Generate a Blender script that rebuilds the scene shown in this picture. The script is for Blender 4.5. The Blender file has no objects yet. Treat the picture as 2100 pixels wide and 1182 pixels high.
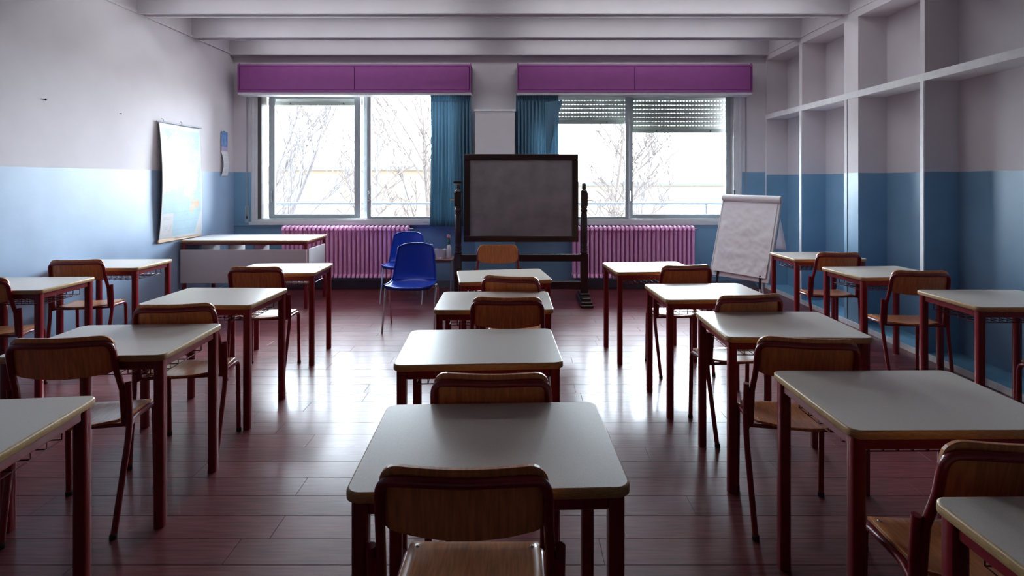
import bpy, bmesh, math, random
from mathutils import Vector, Matrix
S = bpy.context.scene
COL = S.collection
R = math.radians
random.seed(7)

# ------------------------------------------------------------------ camera, sky, light, exposure
cam_d = bpy.data.cameras.new('camera'); cam = bpy.data.objects.new('camera', cam_d); COL.objects.link(cam)
cam.location = (0, 0, 1.51); cam.rotation_euler = (R(90), 0, 0)
cam_d.sensor_width = 36; cam_d.lens = 36 * 1074 / 2100
cam_d.shift_x = -15 / 2100; cam_d.shift_y = -223 / 2100
cam_d.clip_start = .05; cam_d.clip_end = 400
S.camera = cam
W = bpy.data.worlds.new('overcast_sky'); S.world = W; W.use_nodes = True
bg = W.node_tree.nodes['Background']; bg.inputs[0].default_value = (.82, .90, 1.0, 1); bg.inputs[1].default_value = 30
for px, pw in ((-2.2, 3.0), (1.57, 3.05)):          # sampling portals in the two window openings (they emit nothing)
    ld = bpy.data.lights.new('window_portal', 'AREA'); ld.shape = 'RECTANGLE'; ld.size = pw; ld.size_y = 1.8
    ld.cycles.is_portal = True
    lo = bpy.data.objects.new('window_portal', ld); COL.objects.link(lo)
    lo.location = (px, 7.66, 1.82); lo.rotation_euler = (R(-90), 0, 0)
S.view_settings.view_transform = 'Standard'; S.view_settings.look = 'None'
S.view_settings.gamma = 1; S.view_settings.use_curve_mapping = False
S.view_settings.exposure = 0.6
try:
    S.cycles.use_denoising = True; S.cycles.max_bounces = 10; S.cycles.diffuse_bounces = 7
    S.cycles.sample_clamp_indirect = 6; S.cycles.caustics_reflective = False
except Exception: pass

for lx, ly, pw in ((-2.1, 6.84, 6), (1.5, 6.84, 6), (-2.1, 5.96, 7), (1.5, 5.96, 7), (-2.1, 5.02, 8), (1.5, 5.02, 9)):      # fill lights added out of sight between the beams to brighten the far end
    ld = bpy.data.lights.new('added_fill_light', 'AREA'); ld.shape = 'RECTANGLE'; ld.size = 3.0; ld.size_y = .16; ld.energy = pw; ld.color = (.95, .97, 1)
    lo = bpy.data.objects.new('added_fill_light', ld); COL.objects.link(lo); lo.location = (lx, ly, 3.50)

# ------------------------------------------------------------------ materials
def nodes(m):
    m.use_nodes = True; nt = m.node_tree; return nt, nt.nodes['Principled BSDF']
def mat(name, col, rough=.5, metal=0, noise=0, nscale=30, stretch=(1, 1, 1), bump=0, bscale=60, spec=.5, coat=0, world=False, rnd=0, transl=0):
    m = bpy.data.materials.new(name); nt, b = nodes(m)
    b.inputs['Base Color'].default_value = (*col, 1); b.inputs['Roughness'].default_value = rough
    b.inputs['Metallic'].default_value = metal; b.inputs['Specular IOR Level'].default_value = spec
    if coat: b.inputs['Coat Weight'].default_value = coat; b.inputs['Coat Roughness'].default_value = .15
    L = nt.links
    if noise or bump:
        if world: src = nt.nodes.new('ShaderNodeNewGeometry').outputs['Position']
        else: src = nt.nodes.new('ShaderNodeTexCoord').outputs['Object']
        mp = nt.nodes.new('ShaderNodeMapping'); mp.inputs['Scale'].default_value = stretch; L.new(src, mp.inputs['Vector'])
    if noise:
        n = nt.nodes.new('ShaderNodeTexNoise'); n.inputs['Scale'].default_value = nscale; n.inputs['Detail'].default_value = 5
        L.new(mp.outputs[0], n.inputs['Vector'])
        r = nt.nodes.new('ShaderNodeValToRGB'); r.color_ramp.elements[0].position = .32; r.color_ramp.elements[1].position = .68
        r.color_ramp.elements[0].color = tuple(c * (1 - noise) for c in col) + (1,)
        r.color_ramp.elements[1].color = tuple(min(1, c * (1 + noise)) for c in col) + (1,)
        L.new(n.outputs[0], r.inputs[0]); out = r.outputs[0]
        if rnd:
            oi = nt.nodes.new('ShaderNodeObjectInfo'); h = nt.nodes.new('ShaderNodeHueSaturation')
            mr = nt.nodes.new('ShaderNodeMapRange'); mr.inputs['To Min'].default_value = 1 - rnd; mr.inputs['To Max'].default_value = 1 + rnd
            L.new(oi.outputs['Random'], mr.inputs['Value']); L.new(mr.outputs[0], h.inputs['Value']); L.new(out, h.inputs['Color']); out = h.outputs[0]
        L.new(out, b.inputs['Base Color'])
    if bump:
        n2 = nt.nodes.new('ShaderNodeTexNoise'); n2.inputs['Scale'].default_value = bscale; n2.inputs['Detail'].default_value = 6
        L.new(mp.outputs[0], n2.inputs['Vector'])
        bp = nt.nodes.new('ShaderNodeBump'); bp.inputs['Strength'].default_value = bump; bp.inputs['Distance'].default_value = .004
        L.new(n2.outputs[0], bp.inputs['Height']); L.new(bp.outputs[0], b.inputs['Normal'])
    if transl:
        t = nt.nodes.new('ShaderNodeBsdfTranslucent'); t.inputs[0].default_value = (*[min(1, c * 1.3) for c in col], 1)
        mx = nt.nodes.new('ShaderNodeMixShader'); mx.inputs[0].default_value = transl
        L.new(b.outputs[0], mx.inputs[1]); L.new(t.outputs[0], mx.inputs[2]); L.new(mx.outputs[0], nt.nodes['Material Output'].inputs[0])
    return m

UPPER = (.62, .575, .605); BLUE = (.17, .32, .47)
def paint(name, split, rough=.50, up=UPPER, lo=BLUE):
    """wall paint in two coats: white above, blue below a hand painted line at height `split`"""
    m = bpy.data.materials.new(name); nt, b = nodes(m); L = nt.links
    g = nt.nodes.new('ShaderNodeNewGeometry'); sp = nt.nodes.new('ShaderNodeSeparateXYZ'); L.new(g.outputs['Position'], sp.inputs[0])
    n = nt.nodes.new('ShaderNodeTexNoise'); n.inputs['Scale'].default_value = 3; n.inputs['Detail'].default_value = 6; L.new(g.outputs['Position'], n.inputs['Vector'])
    ma = nt.nodes.new('ShaderNodeMath'); ma.operation = 'MULTIPLY_ADD'; ma.inputs[1].default_value = .014; L.new(n.outputs[0], ma.inputs[0]); L.new(sp.outputs['Z'], ma.inputs[2])
    c = nt.nodes.new('ShaderNodeMath'); c.operation = 'GREATER_THAN'; c.inputs[1].default_value = split + .007; L.new(ma.outputs[0], c.inputs[0])
    def var(col, k):
        r = nt.nodes.new('ShaderNodeValToRGB'); r.color_ramp.elements[0].position = .3; r.color_ramp.elements[1].position = .7
        r.color_ramp.elements[0].color = tuple(x * (1 - k) for x in col) + (1,); r.color_ramp.elements[1].color = tuple(min(1, x * (1 + k)) for x in col) + (1,)
        L.new(n.outputs[0], r.inputs[0]); return r.outputs[0]
    mx = nt.nodes.new('ShaderNodeMix'); mx.data_type = 'RGBA'
    L.new(c.outputs[0], mx.inputs['Factor']); L.new(var(lo, .07), mx.inputs[6]); L.new(var(up, .035), mx.inputs[7]); L.new(mx.outputs[2], b.inputs['Base Color'])
    rr = nt.nodes.new('ShaderNodeMapRange'); rr.inputs['To Min'].default_value = rough - .12; rr.inputs['To Max'].default_value = .7
    L.new(c.outputs[0], rr.inputs['Value']); L.new(rr.outputs[0], b.inputs['Roughness']); b.inputs['Specular IOR Level'].default_value = .75
    n2 = nt.nodes.new('ShaderNodeTexNoise'); n2.inputs['Scale'].default_value = 9; n2.inputs['Detail'].default_value = 8; L.new(g.outputs['Position'], n2.inputs['Vector'])
    bp = nt.nodes.new('ShaderNodeBump'); bp.inputs['Strength'].default_value = .25; bp.inputs['Distance'].default_value = .006
    L.new(n2.outputs[0], bp.inputs['Height']); L.new(bp.outputs[0], b.inputs['Normal'])
    return m

M = {}
M['paint'] = paint('two_tone_wall_paint', 1.61)
M['paint_l'] = paint('two_tone_left_wall_painted_sheen', 1.61, lo=(.28, .39, .55))  # lower blue made paler here, painting in the wall's glossy sheen
M['paint_r'] = paint('two_tone_niche_paint', 1.575)
M['white'] = mat('white_wall_paint', UPPER, .7, noise=.03, nscale=4, bump=.2, bscale=12, world=True)
M['ceil'] = mat('ceiling_paint', (.60, .57, .60), .75, noise=.03, nscale=3, bump=.2, bscale=10, world=True)
M['blue'] = mat('blue_plinth_paint', (.17, .36, .50), .4, noise=.1, nscale=8, bump=.2, world=True)
M['trimw'] = mat('white_edge_paint', (.72, .72, .74), .5, noise=.05, nscale=20, world=True)
M['dim'] = mat('dark_unseen_wall', (.14, .11, .10), .6, noise=.1, nscale=4, world=True)  # for the unseen wall behind the camera, darkened to cut bounce light
M['skirt'] = mat('grey_skirting', (.16, .18, .22), .5, noise=.1, nscale=10, world=True)
def floor_mat(name):
    m = mat(name, (.15, .034, .038), .3, noise=.35, nscale=9, stretch=(.6, 9, 9), bump=.06, bscale=14, spec=.15, coat=.42, world=True, rnd=.12)
    nt = m.node_tree; b = nt.nodes['Principled BSDF']; L = nt.links
    g = nt.nodes.new('ShaderNodeNewGeometry'); n = nt.nodes.new('ShaderNodeTexNoise'); n.inputs['Scale'].default_value = 2.2; n.inputs['Detail'].default_value = 7
    L.new(g.outputs['Position'], n.inputs['Vector'])
    mr = nt.nodes.new('ShaderNodeMapRange'); mr.inputs['From Min'].default_value = .3; mr.inputs['From Max'].default_value = .7
    mr.inputs['To Min'].default_value = .13; mr.inputs['To Max'].default_value = .25
    L.new(n.outputs[0], mr.inputs['Value']); L.new(mr.outputs[0], b.inputs['Coat Roughness']); b.inputs['Roughness'].default_value = .42
    return m
M['plank'] = floor_mat('reddish_wood_vinyl_plank')
M['joint'] = mat('dark_joint', (.02, .012, .012), .8)
M['lam'] = mat('pale_grey_laminate', (.66, .605, .54), .34, noise=.06, nscale=260, bump=.03, bscale=300)
M['edge'] = mat('beech_edge', (.46, .29, .13), .35, noise=.3, nscale=40, stretch=(1, 1, 12))
M['red'] = mat('red_enamel_steel', (.19, .006, .012), .3, noise=.12, nscale=40, coat=.15)
M['ply'] = mat('varnished_beech_plywood', (.60, .235, .085), .33, noise=.22, nscale=14, stretch=(9, 1, .8), coat=.25, rnd=.10)
M['wire'] = mat('red_brown_wire', (.12, .02, .03), .35, metal=.3)
M['chrome'] = mat('chrome_steel', (.70, .70, .72), .18, metal=1)
M['screw'] = mat('steel_screw', (.7, .68, .65), .3, metal=1)
M['bplast'] = mat('cobalt_blue_plastic', (.008, .05, .48), .3, spec=.5, noise=.05, nscale=60)
M['pink'] = mat('pink_radiator_enamel', (.84, .42, .72), .38, noise=.05, nscale=20)
M['purple'] = mat('purple_board', (.28, .065, .26), .5, noise=.06, nscale=9)
M['purpled'] = mat('purple_board_edge', (.25, .05, .24), .5, noise=.05, nscale=9)
M['groove'] = mat('dark_purple_groove', (.06, .012, .06), .6)
M['alu'] = mat('anodised_aluminium', (.42, .46, .48), .35, metal=.4, noise=.04, nscale=12)
M['alud'] = mat('dark_window_track', (.08, .07, .07), .5)
M['frame'] = mat('white_window_casing', (.58, .57, .60), .4, noise=.04, nscale=12)
M['shut'] = mat('grey_shutter_slat', (.80, .80, .72), .5, noise=.06, nscale=12)
M['shutw'] = mat('pale_shutter_end_slat', (.60, .60, .55), .5)
M['curt'] = mat('blue_curtain_cloth', (.085, .185, .27), .8, noise=.12, nscale=120, bump=.2, bscale=400, transl=.10)
M['dwood'] = mat('dark_stained_wood', (.016, .006, .006), .28, noise=.4, nscale=12, stretch=(1, 1, 8), coat=.3)
M['slate'] = mat('grey_slate', (.17, .155, .16), .6, noise=.22, nscale=5, bump=.15, bscale=90)
M['brass'] = mat('brass_peg', (.7, .5, .22), .3, metal=1)
M['paper'] = mat('flipchart_paper', (.92, .91, .95), .75, bump=.25, bscale=7, noise=.02, nscale=3)
M['whiteb'] = mat('white_enamel_board', (.88, .88, .92), .35)
M['greyp'] = mat('grey_plastic', (.30, .31, .36), .45)
M['black'] = mat('black_rubber', (.015, .015, .02), .5)
M['plastw'] = mat('white_plastic', (.75, .76, .80), .3)
M['green'] = mat('green_bottle_neck', (.02, .16, .10), .3)
M['redp'] = mat('red_plastic', (.5, .04, .07), .3)
M['pinkp'] = mat('pink_trigger', (.75, .42, .48), .3)
M['stick'] = mat('pale_wood_batten', (.62, .42, .26), .5, noise=.15, nscale=20, stretch=(1, .1, 1))
M['panel'] = mat('grey_white_melamine', (.66, .60, .59), .45, noise=.05, nscale=200)
M['panelw'] = mat('white_melamine', (.70, .70, .72), .4)
M['tabt'] = mat('brown_table_top', (.30, .16, .12), .35, noise=.2, nscale=15)
M['railm'] = mat('weathered_blue_grey_rail', (.03, .04, .05), .6)
M['bark'] = mat('bare_tree_bark', (.024, .016, .013), .9, noise=.3, nscale=6)
M['barkp'] = mat('pale_bare_tree_bark', (.027, .022, .022), .9, noise=.3, nscale=6)
M['facade'] = mat('peach_facade', (.075, .05, .03), .8, noise=.05, nscale=2)
M['facade2'] = mat('cream_facade', (.08, .065, .05), .8, noise=.05, nscale=2)
M['roof'] = mat('grey_brown_roof', (.02, .018, .018), .8, noise=.1, nscale=3)
M['pane'] = mat('facade_window_glass', (.02, .022, .025), .3)
M['ground'] = mat('pale_courtyard', (.38, .36, .33), .9, noise=.1, nscale=.5, world=True)
M['nail'] = mat('dark_iron', (.02, .02, .02), .5)
m = bpy.data.materials.new('window_glass'); m.use_nodes = True; nt = m.node_tree; nt.nodes.remove(nt.nodes['Principled BSDF'])
t = nt.nodes.new('ShaderNodeBsdfTransparent'); t.inputs[0].default_value = (.93, .96, .96, 1); gl = nt.nodes.new('ShaderNodeBsdfGlossy'); gl.inputs['Roughness'].default_value = .02
fr = nt.nodes.new('ShaderNodeFresnel'); fr.inputs[0].default_value = 1.45; mx = nt.nodes.new('ShaderNodeMixShader')
nt.links.new(fr.outputs[0], mx.inputs[0]); nt.links.new(t.outputs[0], mx.inputs[1]); nt.links.new(gl.outputs[0], mx.inputs[2]); nt.links.new(mx.outputs[0], nt.nodes['Material Output'].inputs[0])
M['glass'] = m
def attr_mat(name, rough=.5):
    m = bpy.data.materials.new(name); nt, b = nodes(m); a = nt.nodes.new('ShaderNodeVertexColor'); a.layer_name = 'print'
    nt.links.new(a.outputs[0], b.inputs['Base Color']); b.inputs['Roughness'].default_value = rough; return m
M['print'] = attr_mat('printed_paper')

# ------------------------------------------------------------------ mesh builder
def fillet(pts, r, n=5):
    out = [Vector(pts[0])]
    for i in range(1, len(pts) - 1):
        p, a, b = Vector(pts[i]), Vector(pts[i - 1]), Vector(pts[i + 1])
        ra = min(r, (a - p).length * .48); rb = min(r, (b - p).length * .48)
        A = p + (a - p).normalized() * ra; B = p + (b - p).normalized() * rb
        for k in range(n + 1):
            t = k / n; out.append(A * (1 - t) ** 2 + p * 2 * t * (1 - t) + B * t * t)
    out.append(Vector(pts[-1])); return out
class MB:
    def __init__(s): s.v = []; s.f = []; s.m = []; s.s = []
    def add(s, vs, fs, mi=0, sm=False):
        o = len(s.v); s.v += [tuple(v) for v in vs]
        for f in fs: s.f.append([i + o for i in f]); s.m.append(mi); s.s.append(sm)
        return s
    def box(s, x0, x1, y0, y1, z0, z1, mi=0):
        v = [(x, y, z) for z in (z0, z1) for y in (y0, y1) for x in (x0, x1)]
        return s.add(v, [(0, 2, 3, 1), (4, 5, 7, 6), (0, 1, 5, 4), (1, 3, 7, 5), (3, 2, 6, 7), (2, 0, 4, 6)], mi)
    def tube(s, pts, r, n=8, mi=0, rr=None, flat=1, caps=True, up=None):
        P = [Vector(p) for p in pts]; rings = []; N = None
        for i, p in enumerate(P):
            t = (P[min(i + 1, len(P) - 1)] - P[max(i - 1, 0)]).normalized()
            if N is None:
                N = Vector(up) if up else (Vector((0, 0, 1)) if abs(t.z) < .9 else Vector((1, 0, 0)))
            N = (N - t * N.dot(t)).normalized(); B = t.cross(N); q = rr[i] if rr else r
            rings.append([p + (N * math.cos(2 * math.pi * k / n) + B * math.sin(2 * math.pi * k / n) * flat) * q for k in range(n)])
        v = [q for ring in rings for q in ring]; f = []
        for i in range(len(P) - 1):
            for k in range(n): f.append((i * n + k, i * n + (k + 1) % n, (i + 1) * n + (k + 1) % n, (i + 1) * n + k))
        s.add(v, f, mi, n > 4)
        if caps:
            s.add(rings[0], [tuple(reversed(range(n)))], mi); s.add(rings[-1], [tuple(range(n))], mi)
        return s
    def lathe(s, c, prof, n=16, mi=0, axis='z'):
        v = []; f = []
        for (r, h) in prof:
            for k in range(n):
                a = 2 * math.pi * k / n; x, y = r * math.cos(a), r * math.sin(a)
                v.append((c[0] + x, c[1] + y, c[2] + h) if axis == 'z' else (c[0] + h, c[1] + x, c[2] + y))
        for i in range(len(prof) - 1):
            for k in range(n): f.append((i * n + k, i * n + (k + 1) % n, (i + 1) * n + (k + 1) % n, (i + 1) * n + k))
        f.append(tuple(reversed(range(n)))); f.append(tuple(range((len(prof) - 1) * n, len(prof) * n)))
        return s.add(v, f, mi, True)
    def grid(s, fn, nu, nv, mi=0, th=None, sm=True):
        """fn(u,v) -> Vector, u,v in 0..1. th: thickness vector fn or constant Vector -> closed slab"""
        a = [[Vector(fn(i / nu, j / nv)) for i in range(nu + 1)] for j in range(nv + 1)]
        idx = lambda i, j: j * (nu + 1) + i
        f = [(idx(i, j), idx(i + 1, j), idx(i + 1, j + 1), idx(i, j + 1)) for j in range(nv) for i in range(nu)]
        v = [p for row in a for p in row]
        if th is None: return s.add(v, f, mi, sm)
        k = len(v); v2 = [p + Vector(th) for p in v]
        f2 = [tuple(reversed([x + k for x in q])) for q in f]
        bd = [idx(i, 0) for i in range(nu)] + [idx(nu, j) for j in range(nv)] + [idx(i, nv) for i in range(nu, 0, -1)] + [idx(0, j) for j in range(nv, 0, -1)]
        o = len(s.v); s.add(v + v2, f + f2, mi, sm)
        for q in range(len(bd)):
            A, B = bd[q], bd[(q + 1) % len(bd)]
            s.f.append([o + B, o + A, o + A + k, o + B + k]); s.m.append(mi if not hasattr(s, 'edge_mi') else s.edge_mi); s.s.append(False)
        return s
    def mesh(s, name, mats, bevel=0):
        me = bpy.data.meshes.new(name); me.from_pydata(s.v, [], s.f)
        for mm in (mats if isinstance(mats, (list, tuple)) else [mats]): me.materials.append(mm)
        for p, mi, sm in zip(me.polygons, s.m, s.s): p.material_index = mi; p.use_smooth = sm
        if bevel:
            bm = bmesh.new(); bm.from_mesh(me)
            bmesh.ops.bevel(bm, geom=list(bm.edges), offset=bevel, segments=1, affect='EDGES'); bm.to_mesh(me); bm.free()
        me.update(); return me
    def obj(s, name, mats, parent=None, bevel=0):
        o = bpy.data.objects.new(name, s.mesh(name, mats, bevel)); COL.objects.link(o)
        if parent: o.parent = parent
        return o
def tag(o, label=None, cat=None, group=None, kind=None):
    if label: o['label'] = label
    if cat: o['category'] = cat
    if group: o['group'] = group
    if kind: o['kind'] = kind
    return o
def empty(name, loc=(0, 0, 0), rz=0, **k):
    o = bpy.data.objects.new(name, None); COL.objects.link(o); o.empty_display_size = .1
    o.location = loc; o.rotation_euler = (0, 0, rz); return tag(o, **k)
def place(me_obj, parent, loc=(0, 0, 0), rz=0, name=None):
    c = me_obj.copy(); COL.objects.link(c); c.parent = parent; c.location = loc; c.rotation_euler = (0, 0, rz)
    if name: c.name = name
    return c
KIDS = {}
def copy_tree(o, parent=None):
    c = o.copy(); COL.objects.link(c)
    if parent is not None: c.parent = parent
    for ch in [x for x in ALL_CHILDREN(o)]: copy_tree(ch, c)
    return c
def ALL_CHILDREN(o): return [x for x in list(COL.objects) if x.parent == o]

# ------------------------------------------------------------------ room shell
XL, XR, XN, YB, YF, HC = -3.98, 3.43, 3.72, 7.3, -1.8, 3.62
w1 = (-3.73, -.70, .92, 2.72); w2 = (.03, 3.10, .92, 2.72)     # window openings
fl = MB().box(XL - .1, XN + .1, YF - .1, YB + .35, -.12, -.004).obj('floor', M['joint']); tag(fl, kind='structure')
# planks: rows run across the room
gap = .0013; row_h = .15; LEN = 1.5
full = MB().box(gap / 2, LEN - gap / 2, gap / 2, row_h - gap / 2, -.004, 0).mesh('plank', M['plank'], bevel=.0008)
def plank_row(y, mb=None):
    x = XL - random.random() * LEN; xe = XR + .0
    while x < xe:
        a, b = max(x, XL), min(x + LEN, xe)
        if b - a > .04:
            if mb is not None: mb.box(a + gap / 2, b - gap / 2, y + gap / 2, y + row_h - gap / 2, -.004, 0)
            else:
                if b - a > LEN - .001: me = full; loc = (a, y, random.uniform(-.0004, .0002))
                else:
                    me = MB().box(gap / 2, b - a - gap / 2, gap / 2, row_h - gap / 2, -.004, 0).mesh('plank', M['plank'], bevel=.0008); loc = (a, y, random.uniform(-.0004, .0002))
                o = bpy.data.objects.new('plank', me); COL.objects.link(o); o.parent = fl; o.location = loc
        x += LEN
y = 1.75
while y < YB: plank_row(y); y += row_h
back = MB(); y = 1.75 - row_h
while y > YF - .1: plank_row(y, back); y -= row_h
tag(back.obj('planks_underfoot', M['plank'], fl), kind='stuff')

c = MB().box(XL - .1, XN + .1, YF - .1, YB + .3, HC, HC + .15).obj('ceiling', M['ceil']); tag(c, kind='structure')
for yb, wd in ((5.44, .12), (6.36, .12), (7.19, .11), (4.52, .12), (3.60, .12), (2.68, .12), (1.76, .12), (.84, .12), (-.08, .12), (-1.0, .12)):
    zb = 3.250 if yb < 7 else 3.222
    b = MB().box(XL, XR + .02, yb, yb + wd, zb, HC)
    if yb < 7:
        b.box(XL, XR + .02, yb - .012, yb + .018, zb - .018, zb + .012); b.box(XL, XR + .02, yb + wd - .018, yb + wd + .012, zb - .018, zb + .012)
    b.obj('beam', M['ceil'], c)
for lx, ly in ((-2.1, 6.84), (1.5, 6.84), (-2.1, 5.96), (1.5, 5.96), (-2.1, 5.02), (1.5, 5.02)):
    MB().box(lx - 1.52, lx + 1.52, ly - .09, ly + .09, 3.51, HC).obj('added_fill_housing', M['trimw'], c)  # made-up housings for the added fill lights, hidden by the beams
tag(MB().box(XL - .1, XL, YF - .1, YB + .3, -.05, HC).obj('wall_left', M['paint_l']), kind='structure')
tag(MB().box(XL, XL + .018, YF, 7.19, 3.235, 3.262).obj('trim_1', M['white']), kind='structure')
tag(MB().box(XL - .1, XN + .1, YF - .1, YF, -.05, HC).obj('wall_front', M['dim']), kind='structure')
wb = MB(); xs = [XL - .1, w1[0], w1[1], w2[0], w2[1], XN + .1]
wb.box(xs[0], xs[1], YB, YB + .3, -.05, HC); wb.box(xs[2], xs[3], YB, YB + .3, -.05, HC); wb.box(xs[4], xs[5], YB, YB + .3, -.05, HC)
for a, b in ((xs[1], xs[2]), (xs[3], xs[4])):
    wb.box(a, b, YB, YB + .3, -.05, .92); wb.box(a, b, YB, YB + .3, 2.72, HC)
wb = tag(wb.obj('wall_back', M['paint']), kind='structure')
pil = MB().box(-.603, -.062, 7.15, 7.3, 0, 2.44).obj('boxed_pillar', M['paint'], wb, bevel=.004)
MB().box(-.615, -.05, 7.14, 7.3, 2.44, 2.468).obj('pillar_cap', M['trimw'], wb)
MB().box(XL + .02, -.66, 7.285, 7.3, .86, .895).obj('ledge', M['blue'], wb)
# right wall of open niches
wr = tag(MB().box(XN, XN + .1, YF - .1, YB + .3, -.05, HC).obj('wall_right', M['paint_r']), kind='structure')
MB().box(XR - .001, XN, YF, YB, 3.16, HC).obj('header', M['white'], wr)
MB().box(XR - .012, XR, YF, YB, 3.235, 3.262).obj('header_moulding', M['white'], wr)
MB().box(XR - .003, XN, YF, YB - .001, 2.345, 2.41).obj('upper_ledge', M['trimw'], wr)
MB().box(XR, XN, YF, YB, -.02, .045).obj('plinth', M['blue'], wr)
MB().box(XR - .012, XR, YF, YB, -.0, .048).obj('plinth_edge', M['trimw'], wr)
for y0, y1, thick in ((7.26, 7.3, 0), (6.355, 6.415, 0), (5.30, 5.53, 1), (4.43, 4.48, 0), (3.17, 3.40, 1), (2.3, 2.36, 0), (1.1, 1.33, 1), (0, .06, 0), (-1.2, -.97, 1)):
    MB().box(XR, XN, y0, y1, .045, 3.16).obj('niche_divider' if not thick else 'niche_pillar', M['paint_r'], wr)
    if not thick: MB().box(XR - .006, XR, y0 + .006, y1 - .006, .048, 2.345).obj('edge_strip', M['trimw'], wr)
    elif y0 > 4: MB().box(XR - .004, XR + .001, y1 - .055, y1 - .05, .048, 2.345).obj('pillar_joint', M['skirt'], wr)
tag(MB().box(XL, XR, 7.285, 7.3, 0, .10).obj('baseboard_back', M['skirt']), kind='structure')
tag(MB().box(XL, XL + .012, YF, YB, 0, .07).obj('baseboard_left', M['blue']), kind='structure')

# ------------------------------------------------------------------ windows
def ring(mb, x0, x1, z0, z1, y0, y1, wl, wr_, wb_, wt, mi=0):
    mb.box(x0, x0 + wl, y0, y1, z0, z1, mi); mb.box(x1 - wr_, x1, y0, y1, z0, z1, mi)
    mb.box(x0 + wl, x1 - wr_, y0, y1, z0, z0 + wb_, mi); mb.box(x0 + wl, x1 - wr_, y0, y1, z1 - wt, z1, mi)
    return mb
def sash(parent, x0, x1, z0, z1, yc, ws=.055, wt=.045, handle=None, hdark=False):
    s = ring(MB(), x0, x1, z0, z1, yc - .016, yc + .016, ws, ws, .05, wt).obj('sash', M['alu'], parent, bevel=.002)
    MB().box(x0 + ws - .01, x1 - ws + .01, yc - .003, yc + .003, z0 + .04, z1 - wt + .01).obj('glass_pane', M['glass'], s)
    if handle is not None:
        h = MB(); h.box(handle - .012, handle + .012, yc - .024, yc - .016, 1.19, 1.36)
        h.tube(fillet([(handle, yc - .02, 1.20), (handle, yc - .045, 1.215), (handle, yc - .045, 1.335), (handle, yc - .02, 1.35)], .02, 3), .006, 6)
        h.obj('sash_handle', M['black'] if hdark else M['chrome'], s)
    return s
def window(n, w, sashes, tracks):
    x0, x1, z0, z1 = w
    root = ring(MB(), x0, x1, z0, z1, YB - .012, YB + .17, .085, .115, .03, .02).obj(f'window_{n}', M['frame'], None, bevel=.003); tag(root, kind='structure')
    ring(MB(), x0 + .02, x1 - .02, z0 - .0, z1, YB - .028, YB - .012, .03, .03, .02, .02).obj('casing_bead', M['frame'], root)
    MB().box(x0 + .115, x1 - .115, YB + .02, YB + .16, z0 + .03, z0 + .045).obj('bottom_track', M['alu'], root)
    MB().box(x0 + .085, x0 + .135, YB + .0, YB + .16, z0 + .045, z1 - .02).obj('side_track', M['alud'], root)
    MB().box(x0 - .02, x1 + .02, YB - .045, YB - .0, z0 - .045, z0 - .002).obj('sill', M['frame'], root, bevel=.003)
    for sa in sashes: sash(root, *sa[0], **sa[1])
    for xm in tracks: MB().box(xm - .03, xm + .03, YB + .2, YB + .28, z0, z1).obj('shutter_guide', M['alu'], root)
    return root
zb, zt = .965, 2.70
win1 = window(1, w1, [((-3.545, -2.25, zb, zt, 7.425), dict(ws=.085, wt=.045, handle=-3.50)),
                      ((-2.135, -.815, zb - .03, zt, 7.36), dict(ws=.055, wt=.03, handle=-2.105))], [-2.2])
win2 = window(2, w2, [((.145, 1.535, zb - .03, zt, 7.36), dict(ws=.05, wt=.03, handle=None)),
                      ((1.53, 3.0, zb, zt, 7.425), dict(ws=.075, wt=.03, handle=1.572)), ], [1.585])
MB().box(2.972, 2.992, 7.25, 7.29, 1.16, 1.36).obj('side_latch', M['black'], win2, bevel=.003)

def slat_mesh(width):
    mb = MB(); hgt = .0540; pitch = .0447
    def fn(u, v): return Vector((u * width, -.006 * math.sin(math.pi * v), v * hgt))
    mb.grid(fn, 1, 4, th=(0, .006, 0))
    n = int(width / pitch)
    for k in range(n + 1):
        x = k * pitch; mb.box(x, min(x + .0255, width), 0, .005, hgt - .0005, .0596)
    return mb.mesh('slat', M['shut'])
def shutter(parent, x0, x1, z_bottom):
    me = slat_mesh(x1 - x0)
    o = MB().box(x0, x1, 7.54, 7.553, z_bottom, z_bottom + .05)
    for q in (.25, .8): o.box(x0 + (x1 - x0) * q - .008, x0 + (x1 - x0) * q + .008, 7.53, 7.54, z_bottom + .018, z_bottom + .034, 1)
    root = o.obj('roller_shutter', [M['shutw'], M['black']], parent)
    z = z_bottom + .05
    while z < 2.74:
        s = bpy.data.objects.new('slat', me); COL.objects.link(s); s.parent = root; s.location = (x0, 7.545, z); z += .059
    return root
shutter(win1, -3.64, -2.25, 2.575); shutter(win2, .10, 1.55, 2.305); shutter(win2, 1.62, 3.03, 2.178)

for x, lab in ((-3.79, 'grey shutter strap with wall winder left of the left window'), (3.155, 'thin grey shutter strap right of the right window')):
    r = empty('shutter_strap', (x, 7.3, 0), label=lab, cat='strap')
    MB().box(-.009, .009, -.014, -.010, 1.0, 2.70).obj('webbing', M['greyp'], r)
    if x < 0:
        MB().box(-.028, .024, -.012, 0, .90, 1.14).obj('winder_plate', M['alu'], r, bevel=.003); MB().box(-.012, .010, -.0135, -.0119, .96, 1.13).obj('winder_slot', M['black'], r)

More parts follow.
